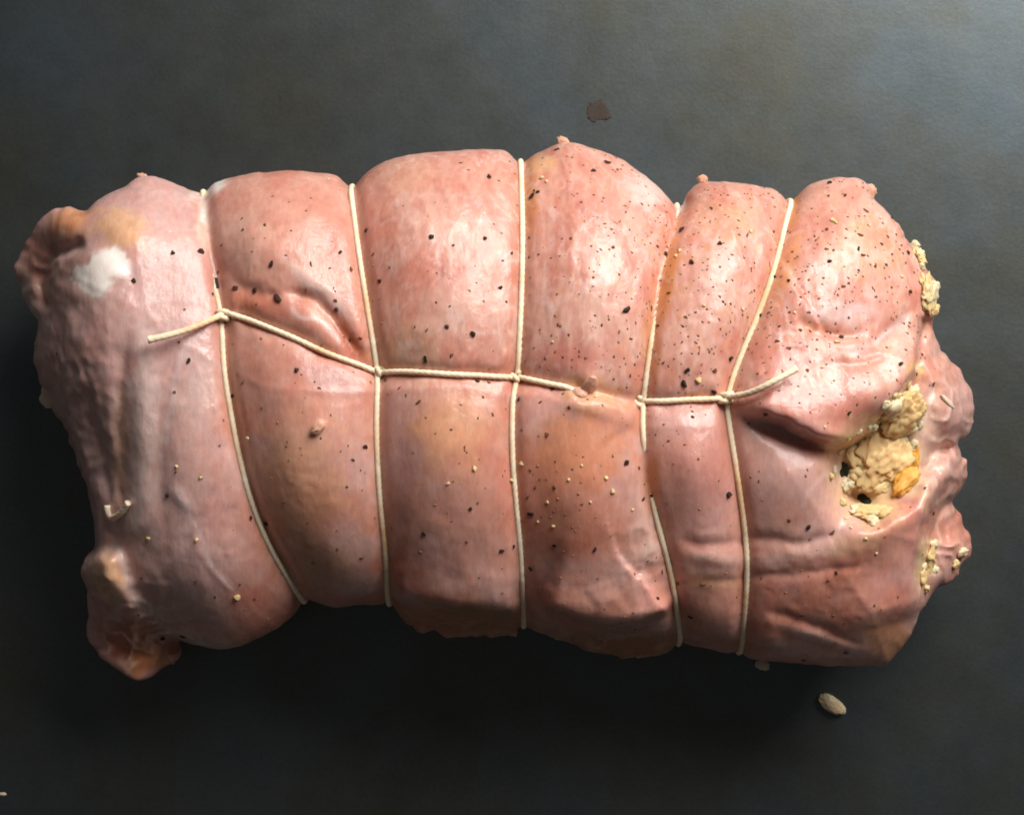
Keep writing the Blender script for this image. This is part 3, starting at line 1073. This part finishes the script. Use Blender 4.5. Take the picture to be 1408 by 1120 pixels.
# ------------------------------------------------------------------ small pieces
def shard_mesh(name, seed, n=11, sm=False):
    r = random.Random(seed)
    bm = bmesh.new()
    for _ in range(n):
        v = Vector((r.gauss(0, 1), r.gauss(0, 1), r.gauss(0, 1))).normalized() * r.uniform(0.72, 1.0) * 0.5
        bm.verts.new(v)
    res = bmesh.ops.convex_hull(bm, input=bm.verts)
    bmesh.ops.delete(bm, geom=[g for g in res['geom_interior'] if isinstance(g, bmesh.types.BMVert)], context='VERTS')
    bmesh.ops.recalc_face_normals(bm, faces=bm.faces)
    me = bpy.data.meshes.new(name)
    bm.to_mesh(me)
    bm.free()
    if sm:
        smooth(me)
    return me


def lump_mesh(name, seed, sub=3, rough=0.3, freq=2.2, squash=(1, 1, 1)):
    bm = bmesh.new()
    bmesh.ops.create_icosphere(bm, subdivisions=sub, radius=0.5)
    co = np.array([v.co[:] for v in bm.verts])
    d = 1 + rough * fbm(co * freq * 2 + seed * 5.1, 3, seed) + 0.35 * rough * vnoise(co * freq * 6 + seed, seed + 3)
    for v, k in zip(bm.verts, d):
        v.co = Vector((v.co.x * squash[0], v.co.y * squash[1], v.co.z * squash[2])) * float(k)
    me = bpy.data.meshes.new(name)
    bm.to_mesh(me)
    bm.free()
    return smooth(me)


def variants(name, mat, n, fn):
    out = []
    for k in range(n):
        me = fn(name, k)
        me.materials.append(mat)
        out.append(me)
    return out


PEP = variants('pepper_fleck', M_PEPPER, 8, lambda nm, k: shard_mesh(nm, 100 + k))
PEPB = variants('pepper_fleck', M_PEPPERB, 8, lambda nm, k: shard_mesh(nm, 120 + k))
SPI = variants('spice_fleck', M_SPICE, 6, lambda nm, k: shard_mesh(nm, 140 + k))
GAR = variants('garlic_granule', M_GARLIC, 6, lambda nm, k: shard_mesh(nm, 160 + k, 14))


def stick(name, me, px, py, dx, dy, ang=None, thick=0.55, sink_=0.30, rnd=random, z=None):
    """lay a small piece on whatever the pixel sees; dx, dy its size in photograph pixels"""
    p, n = ray(px, py)
    if z is not None:
        t = (CAM_Z - z) / (CAM_Z - Z_REF)
        p, n = Vector(((px - 704) * K * t, (560 - py) * K * t, z)), Vector((0, 0, 1))
        near = bvh.find_nearest(p)
        if near[0] is not None and near[3] > 0.0012:
            p = near[0] + (p - near[0]).normalized() * 0.0012
    k = K * (CAM_Z - p.z) / (CAM_Z - Z_REF)
    q = n.to_track_quat('Z', 'Y').to_matrix()
    a = rnd.uniform(0, math.pi) if ang is None else -math.radians(ang)
    ax = Vector((math.cos(a), math.sin(a), 0))
    ax = (ax - n * ax.dot(n)).normalized()
    ay = n.cross(ax)
    th = thick * min(dx, dy) * k
    R = Matrix((ax, ay, n)).transposed()
    o = bpy.data.objects.new(name, me)
    o.matrix_world = Matrix.Translation(p + n * th * (0.5 - sink_)) @ R.to_4x4() @ Matrix.Diagonal((dx * k, dy * k, th, 1))
    COL.objects.link(o)
    return o


# black or brown pepper: x, y, long px, short px (angle, b for brown)
PEPPER = '''238 348 11 9;276 346 13 11;184 386 12 9;298 390 24 9 85;374 363 13 11;324 396 15 9 30;351 399 13 11 0;382 410 22 13 50;332 301 8 5 b;364 310 9 7 b
334 316 7 6 b;304 337 10 6 b;254 425 6 5 b;246 471 8 6 b;259 496 12 8 -50;334 526 12 7 -40 b;320 544 9 7;240 539 7 6 b;79 485 7 6 b;359 466 6 5 b
504 317 10 9;593 326 12 10;667 328 11 9;673 244 13 9 70;633 224 10 6 b;468 347 9 8;513 349 8 7 b;536 367 6 5 b;523 386 10 9;428 363 12 6 80 b;482 370 11 7 b
688 395 10 8;715 399 7 6 b;704 348 9 7 b;623 337 7 6 b;614 449 10 8;650 459 12 10;586 454 9 6 b;571 449 6 5 b;585 494 15 10 88;620 489 11 8 b;619 421 6 5 b;600 416 6 5 b
462 425 9 8;461 413 8 7 b;481 466 10 8 b;495 465 8 7 b;421 399 10 5 b;453 489 11 6 20;408 509 11 10;439 534 7 6 b;657 524 11 6 5;760 535 11 8;714 549 10 8;549 533 7 6 b
558 543 7 5 b;576 552 13 6 -30 b;530 523 9 7 b;732 270 15 11 -20;740 264 9 7;715 300 7 6 b;728 327 6 6 b;741 350 6 5 b;766 206 12 7 0;691 358 6 5 b
502 614 11 8;485 632 8 7 b;477 669 6 5 b;583 733 10 9;647 699 11 8;656 691 7 6 b;642 744 7 6 b;689 757 14 8 -10;706 751 8 8;730 706 15 10 0;727 682 8 7 b;736 669 8 7 b;762 669 10 7 b
763 749 11 9;730 781 11 9;752 596 14 8 85 b;743 552 7 6 b;783 560 8 8 b;498 765 9 7 b;464 754 6 5 b;430 774 8 6 b;836 224 16 9 -10;815 235 14 8 -15;849 234 8 6 b;937 317 18 10 -75
915 349 12 9;904 339 9 6 40 b;952 360 13 10;989 335 13 9 10;978 287 10 7 b;990 283 8 5 b;1027 323 10 6 b;861 425 20 13 -35;896 423 14 7 85 b;867 466 8 6 b;943 436 9 5 b
913 498 8 6 b;866 516 7 6 b;945 509 12 11;941 528 18 12 60;982 509 12 9 40 b;1004 493 15 10 -25;982 538 12 12;1064 381 9 7;1085 386 9 8;1044 435 15 10 -50;1057 430 7 6 b;1064 319 8 6 b
843 340 8 7 b;785 328 7 6 b;799 278 6 5 b;860 292 6 5 b;1110 509 8 7 b;1086 479 7 6 b;1069 469 11 7 20 b;1086 494 7 5 b;976 306 6 4 b;897 463 7 6 b;905 448 8 7 b;920 402 9 7 b;1052 569 11 10
861 635 14 12;884 685 11 8 -30;896 681 7 6;1001 680 16 14;952 573 8 6;919 606 6 5 b;960 631 6 5 b;1043 661 6 5 b;1085 715 9 7 b;1111 723 12 11;1144 732 13 7 -40 b;818 755 11 8;764 669 7 7 b
904 822 13 7 -20;932 802 9 7 b;966 802 13 6 0 b;911 785 11 6 70 b;950 848 16 6 0;892 846 9 7 b;1101 844 10 8;1046 794 8 6 b;1150 787 8 7;878 643 8 6 b;1140 252 13 10 10;1139 270 9 6 b;1162 269 9 6
1191 290 14 6 60 b;1138 315 10 7 b;1183 323 14 6 10 b;1181 342 12 7 -60;1187 351 13 7 0 b;1220 325 9 6 b;1232 323 8 5 b;1212 335 9 6 b;1239 337 7 6 b;1248 347 12 9 80;1227 350 8 6 b;1204 366 9 7 b
1218 364 7 6 b;1245 361 6 5 b;1141 360 12 8 10;1137 342 10 6 b;1146 344 6 5 b;1120 325 6 5 b;1160 394 12 7 0 b;1167 390 7 6 b;1226 395 6 5 b;1251 401 12 7 0;1066 380 8 7;1100 454 9 7 b;1099 419 6 5 b
1141 458 9 7 b;1156 463 13 10;1166 437 6 5 b;1262 457 7 5 b;1239 501 13 9 -15;1284 528 12 8 60 b;1260 514 9 6 b;1226 300 9 5 20;1167 568 13 7 -45;1283 706 12 6 85;1163 896 11 9;1139 798 7 6 b
1163 855 7 6 b;1202 832 7 5 b;1235 820 6 5 b;231 680 10 10;276 655 10 8 b;344 712 9 7;366 719 13 10;374 755 9 6 b;391 690 8 7 b;270 798 8 6 b;295 820 8 6 b;194 794 6 5 b;330 803 6 5 b;350 823 6 5 b;431 773 8 5 b
241 649 8 6 b;251 874 14 8 0;224 877 14 8 0;302 612 6 5 b;190 845 7 5 b;1105 907 8 6;300 375 9 6 80 b;292 404 7 6;735 262 6 5'''
rp = random.Random(5)
SECT = ('on the white fat end', 'between first and second loops from the white fat', 'between second and third loops from the white fat',
        'between third and fourth loops from the white fat', 'between fourth and fifth loops from the white fat', 'on the stuffing end')


def where(px, py):
    k = 0
    for lp in LOOPS:
        a = np.array(lp, float)
        if px > np.interp(py, a[:, 1], a[:, 0]):
            k += 1
    sp = np.array([q for t in SPINE for q in t], float)
    lit = py < np.interp(px, sp[:, 0], sp[:, 1])
    return k, ('lit half ' if lit else 'shaded half ') + SECT[k]


count = 0
for item in PEPPER.replace('\n', ';').split(';'):
    f = item.split()
    if not f:
        continue
    brown = f[-1] == 'b'
    if brown:
        f = f[:-1]
    x, y, a, b = (float(t) for t in f[:4])
    ang = float(f[4]) if len(f) > 4 else None
    if not on_meat(x, y):
        continue
    big = max(a, b) >= 12
    o = stick('pepper_fleck', rp.choice(PEPB if brown else PEP), x, y, a * 0.9, b * 0.9, ang, 0.55, 0.25, rp)
    k_, w_ = where(x, y)
    look = 'brown pepper fleck' if brown else ('large black pepper fleck' if big else 'small black pepper fleck')
    tag(o, look + ', ' + w_, 'pepper', look + 's, ' + w_)
    count += 1

GARLIC = '''652 644 10 8;616 664 7 6;704 660 11 10;718 637 9 7;753 690 7 6;740 717 6 5;761 723 8 6;782 660 6 5;833 657 9 7;842 675 11 8;782 659 6 5;819 545 9 7
204 740 10 7;326 820 13 10;341 603 9 8;243 641 7 6;276 656 8 7;1134 587 7 5;960 522 12 10;745 245 9 7;752 250 7 6;1021 425 8 6;1145 303 12 8;1150 306 7 6;1150 470 10 7;1032 318 9 6
968 420 6 6;760 470 5 5;690 320 5 5;812 690 6 5;800 640 6 5;870 700 5 5;935 345 8 6;930 352 7 6;1093 430 6 5;1210 300 7 5;1195 310 6 5;452 247 6 5;392 234 7 6;503 236 8 6;668 203 9 7
720 218 10 8;906 252 7 6;1130 505 6 5;1240 380 7 6;1190 740 8 6;1170 725 7 5;1205 760 6 5;270 742 9 6'''
for item in GARLIC.replace('\n', ';').split(';'):
    f = [float(t) for t in item.split()]
    if not f or not on_meat(f[0], f[1]):
        continue
    o = stick('garlic_granule', rp.choice(GAR), f[0], f[1], f[2], f[3], None, 0.7, 0.25, rp)
    k_, w_ = where(f[0], f[1])
    tag(o, 'pale yellow seasoning granule, ' + w_, 'seasoning', 'pale seasoning granules, ' + w_)

# fine rust-coloured rub: too many and too small to count
bm = bmesh.new()
rd = random.Random(9)
placed = 0
for _ in range(14000):
    if placed >= 1150:
        break
    x, y = rd.uniform(300, 1290), rd.uniform(200, 900)
    w = 0.09 + 0.91 * float(smooth01((x - 620) / 350)) * float(smooth01((600 - y) / 120)) + 0.3 * math.exp(-((x - 760) / 90) ** 2 - ((y - 690) / 80) ** 2) \
        + 0.5 * math.exp(-((x - 905) / 22) ** 2)
    if rd.random() > w:
        continue
    p, n = ray(x, y)
    if p.z < 0.012:
        continue
    s = rd.uniform(0.00028, 0.00075)
    q = n.to_track_quat('Z', 'Y').to_matrix().to_4x4()
    vs = []
    for k in range(5):
        a = k / 5 * 2 * math.pi + rd.uniform(-.3, .3)
        rr_ = s * rd.uniform(0.5, 1.1)
        vs.append(bm.verts.new(p + n * 0.00004 + q.to_3x3() @ Vector((math.cos(a) * rr_, math.sin(a) * rr_ * 0.7, -0.0001))))
    tp = bm.verts.new(p + n * s * 0.45)
    mi = 0 if rd.random() < 0.6 else 1
    for k in range(5):
        bm.faces.new((vs[k], vs[(k + 1) % 5], tp)).material_index = mi
    bm.faces.new(vs[::-1])
    placed += 1
me = bpy.data.meshes.new('spice_rub')
bm.to_mesh(me)
bm.free()
me.materials.append(M_SPICE)
me.materials.append(M_PEPPERB)
rub = link('spice_rub', me, None)
tag(rub, 'fine rust coloured spice rub dusted over the roast', 'spice rub', kind='stuff')

# ------------------------------------------------------------------ stuffing
CR = variants('crumb', M_CRUMB, 8, lambda nm, k: lump_mesh(nm, 200 + k, 3, 0.62, 1.6))
CR2 = variants('crumb', M_CRUMB2, 8, lambda nm, k: lump_mesh(nm, 220 + k, 3, 0.62, 1.6))


def stuffing(label, crumbs, seed, extra=(), masses=()):
    rs = random.Random(seed)
    p0, _ = ray(crumbs[0][0], crumbs[0][1])
    root = empty('bread_stuffing', p0)
    tag(root, label, 'stuffing')
    inv = Matrix.Translation(p0).inverted()
    for (x, y, a, b, ang) in masses:
        me = lump_mesh('crumb_mass', seed * 7 + int(x), 5, 0.36, 2.3)
        me.materials.append(M_CRUMB)
        o = stick('crumb_mass', me, x, y, a, b, ang, 0.5, 0.25, rs)
        o.parent = root
        o.matrix_parent_inverse = inv
    for (x, y, a, b, pale) in crumbs:
        o = stick('crumb', rs.choice(CR2 if pale else CR), x, y, a, b, None, rs.uniform(0.6, 0.85), 0.35, rs)
        o.parent = root
        o.matrix_parent_inverse = inv
    for nm, me, x, y, a, b, ang, th, sk in extra:
        o = stick(nm, me, x, y, a, b, ang, th, sk, rs)
        o.parent = root
        o.matrix_parent_inverse = inv
    return root


rs = random.Random(3)
main = [(1218, 632, 46, 38, 1), (1225, 560, 34, 40, 1), (1205, 598, 36, 26, 0), (1172, 627, 34, 20, 0), (1240, 585, 30, 34, 1), (1190, 655, 40, 28, 0),
        (1236, 610, 26, 24, 1), (1250, 545, 26, 34, 1), (1186, 610, 22, 18, 0), (1208, 668, 30, 18, 0), (1165, 672, 12, 10, 0), (1176, 700, 26, 14, 1), (1200, 715, 26, 16, 1), (1216, 706, 24, 16, 0)]
for _ in range(230):
    t = rs.random()
    x = 1170 + 75 * t + rs.gauss(0, 14)
    y = 668 - 120 * t + rs.gauss(0, 18)
    if (x - 1188) ** 2 / 22 ** 2 + (y - 686) ** 2 / 15 ** 2 < 1 or (x - 1160) ** 2 / 12 ** 2 + (y - 645) ** 2 / 18 ** 2 < 1:
        continue
    if x < 1262 and y < 612 - (x - 1150) * 0.98 + 8:
        continue
    s = rs.uniform(6, 15)
    main.append((x, y, s, s * rs.uniform(0.6, 1.0), rs.random() < 0.45))
CH = lump_mesh('cheese_chunk', 301, 4, 0.5, 1.6)
CH.materials.append(M_CHEESE)
CH2 = lump_mesh('cheese_chunk', 305, 4, 0.5, 1.6)
CH2.materials.append(M_CHEESE)
HB = lump_mesh('herb_leaf', 303, 4, 0.8, 1.5)
HB.materials.append(M_HERB)
HB2 = lump_mesh('herb_leaf', 307, 4, 0.8, 1.5)
HB2.materials.append(M_HERB)
stuffing('cream bread stuffing with orange cheese and dark herbs in the open end pocket', main, 4,
         [('cheese_chunk', CH, 1244, 664, 44, 26, -55, 0.6, 0.2), ('cheese_chunk', CH2, 1257, 632, 16, 34, 10, 0.6, 0.3),
          ('herb_leaf', HB, 1188, 686, 36, 19, 25, 0.35, 0.4), ('herb_leaf', HB2, 1161, 646, 14, 26, 10, 0.4, 0.4)]
         + [('herb_fleck', rp.choice(PEPB), 1180 + 70 * k / 9, 655 - 90 * k / 9 + (13 if k % 2 else -11), 7, 5, None, 0.6, 0.1) for k in range(10)],
         [(1212, 625, 96, 76, -50), (1238, 565, 70, 60, -60), (1196, 706, 60, 26, 10)])
stuffing('yellow crumb stuffing bulging from the roast edge above the torn end flap',
         [(1276, 402, 26, 44, 1), (1262, 352, 18, 26, 1), (1281, 424, 20, 22, 0), (1268, 385, 16, 18, 0), (1258, 336, 12, 14, 1), (1285, 392, 12, 20, 1), (1271, 420, 14, 16, 0), (1266, 366, 12, 14, 1)], 5, (), [(1274, 405, 30, 52, 0), (1262, 352, 20, 34, -20)])
stuffing('crumbly stuffing caught in the crease of the ragged lower end flap',
         [(1277, 768, 18, 36, 0), (1282, 748, 14, 18, 1), (1268, 794, 14, 22, 0), (1284, 782, 12, 14, 1), (1322, 758, 16, 22, 1), (1270, 778, 10, 12, 1), (1313, 775, 12, 12, 0), (1273, 808, 10, 12, 0)], 6, (), [(1276, 772, 20, 50, 10)])

# ------------------------------------------------------------------ scraps
for x, y, a, b, ang, sd_ in ((811, 529, 20, 34, 22, 471), (797, 540, 22, 18, 50, 474)):
    cm = lump_mesh('flap', sd_, 4, 0.22, 0.9)
    cm.materials.append(M_FLAP)
    o = stick('flap', cm, x, y, a, b, ang, 0.6, 0.35, rp)
    o.parent = roast
FB = variants('fat_scrap', M_FATBIT, 5, lambda nm, k: lump_mesh(nm, 400 + k, 3, 0.35))
FT = variants('fat_scrap', M_TAG, 5, lambda nm, k: lump_mesh(nm, 440 + k, 3, 0.5))
for x, y, a, b, ang, lb in (
        (64, 547, 22, 30, 0, 'pale round fat scrap clinging to the edge beside the purple gristle'),
        (117, 778, 14, 24, 10, 'whitish ragged fat scrap above the dark red end lump'),
        (196, 243, 14, 9, 20, 'tiny pink fat tip on the edge near the orange fat'),
        (437, 588, 20, 12, -45, 'pink shred lying on the smooth section between first and second loop'),
        (541, 846, 26, 18, 30, 'tan frayed scrap below the end of the second twine loop'),
        (777, 198, 26, 14, 50, 'small tan meat tag sticking up from the edge past the third loop'),
        (966, 247, 14, 12, 0, 'tiny tan tag on the edge past the fourth loop'),
        (1048, 913, 22, 14, 20, 'small tan crumb on the sheet below the fifth loop'),
        (1302, 552, 34, 8, 15, 'thin cream sliver lying on the torn end flap'),
        (247, 908, 10, 26, 10, 'thin brown fat strand beside the dark red end lump'),
        (1196, 262, 16, 20, -20, 'small pale meat shred on the corner of the peppered end'),
        (4, 1091, 10, 5, 0, 'tiny grey speck lying alone on the dark sheet')):
    o = stick('fat_scrap', rp.choice(FT if x in (196, 541, 777, 966, 1196, 247, 437) else FB), x, y, a, b, ang, 0.6, 0.22, rp, {64: 0.030, 117: 0.022, 196: 0.036, 541: 0.016, 777: 0.037, 966: 0.036, 1196: 0.036, 247: 0.012}.get(x))
    tag(o, lb, 'scrap')
for x, y, a, b, ang, z in ((604, 858, 30, 14, 10, .018), (655, 868, 34, 12, -5, .016), (700, 866, 24, 14, 20, .018), (765, 876, 30, 14, 15, .018), (835, 894, 34, 14, 5, .016), (882, 896, 28, 14, -15, .018)):
    o = stick('meat_scrap', rp.choice(FT), x, y, a, b, ang, 0.7, 0.2, rp, z)
    tag(o, 'ragged tan meat scrap hanging from the tucked shaded edge between second and fourth loops', 'scrap', 'scraps along the tucked edge')
# curled shred on the left end
crl = surf_path([(151, 694), (152, 706), (161, 709), (171, 703), (180, 690)], 0.0009, 5)
cm = twine_mesh(crl, r=0.0009, seed=55)
o = link('fat_shred', cm, M_FATBIT)
tag(o, 'small curled cream shred beside the pale fold of the open end', 'scrap')
# loose crumb on the sheet
cm = lump_mesh('fallen_crumb', 421, 4, 0.22, 1.4)
cm.materials.append(M_CRUMB2)
o = stick('fallen_crumb', cm, 1143, 966, 42, 20, 38, 0.8, 0.06, rp)
tag(o, 'oval pale crumb lying loose on the dark sheet', 'crumb')
cm = lump_mesh('grease_spot', 431, 4, 0.8, 1.1)
cm.materials.append(M_SPOT)
o = stick('grease_spot', cm, 822, 151, 27, 23, 30, 0.06, 0.2, rp)
tag(o, 'small burnt brown grease spot on the bare sheet', 'grease spot')
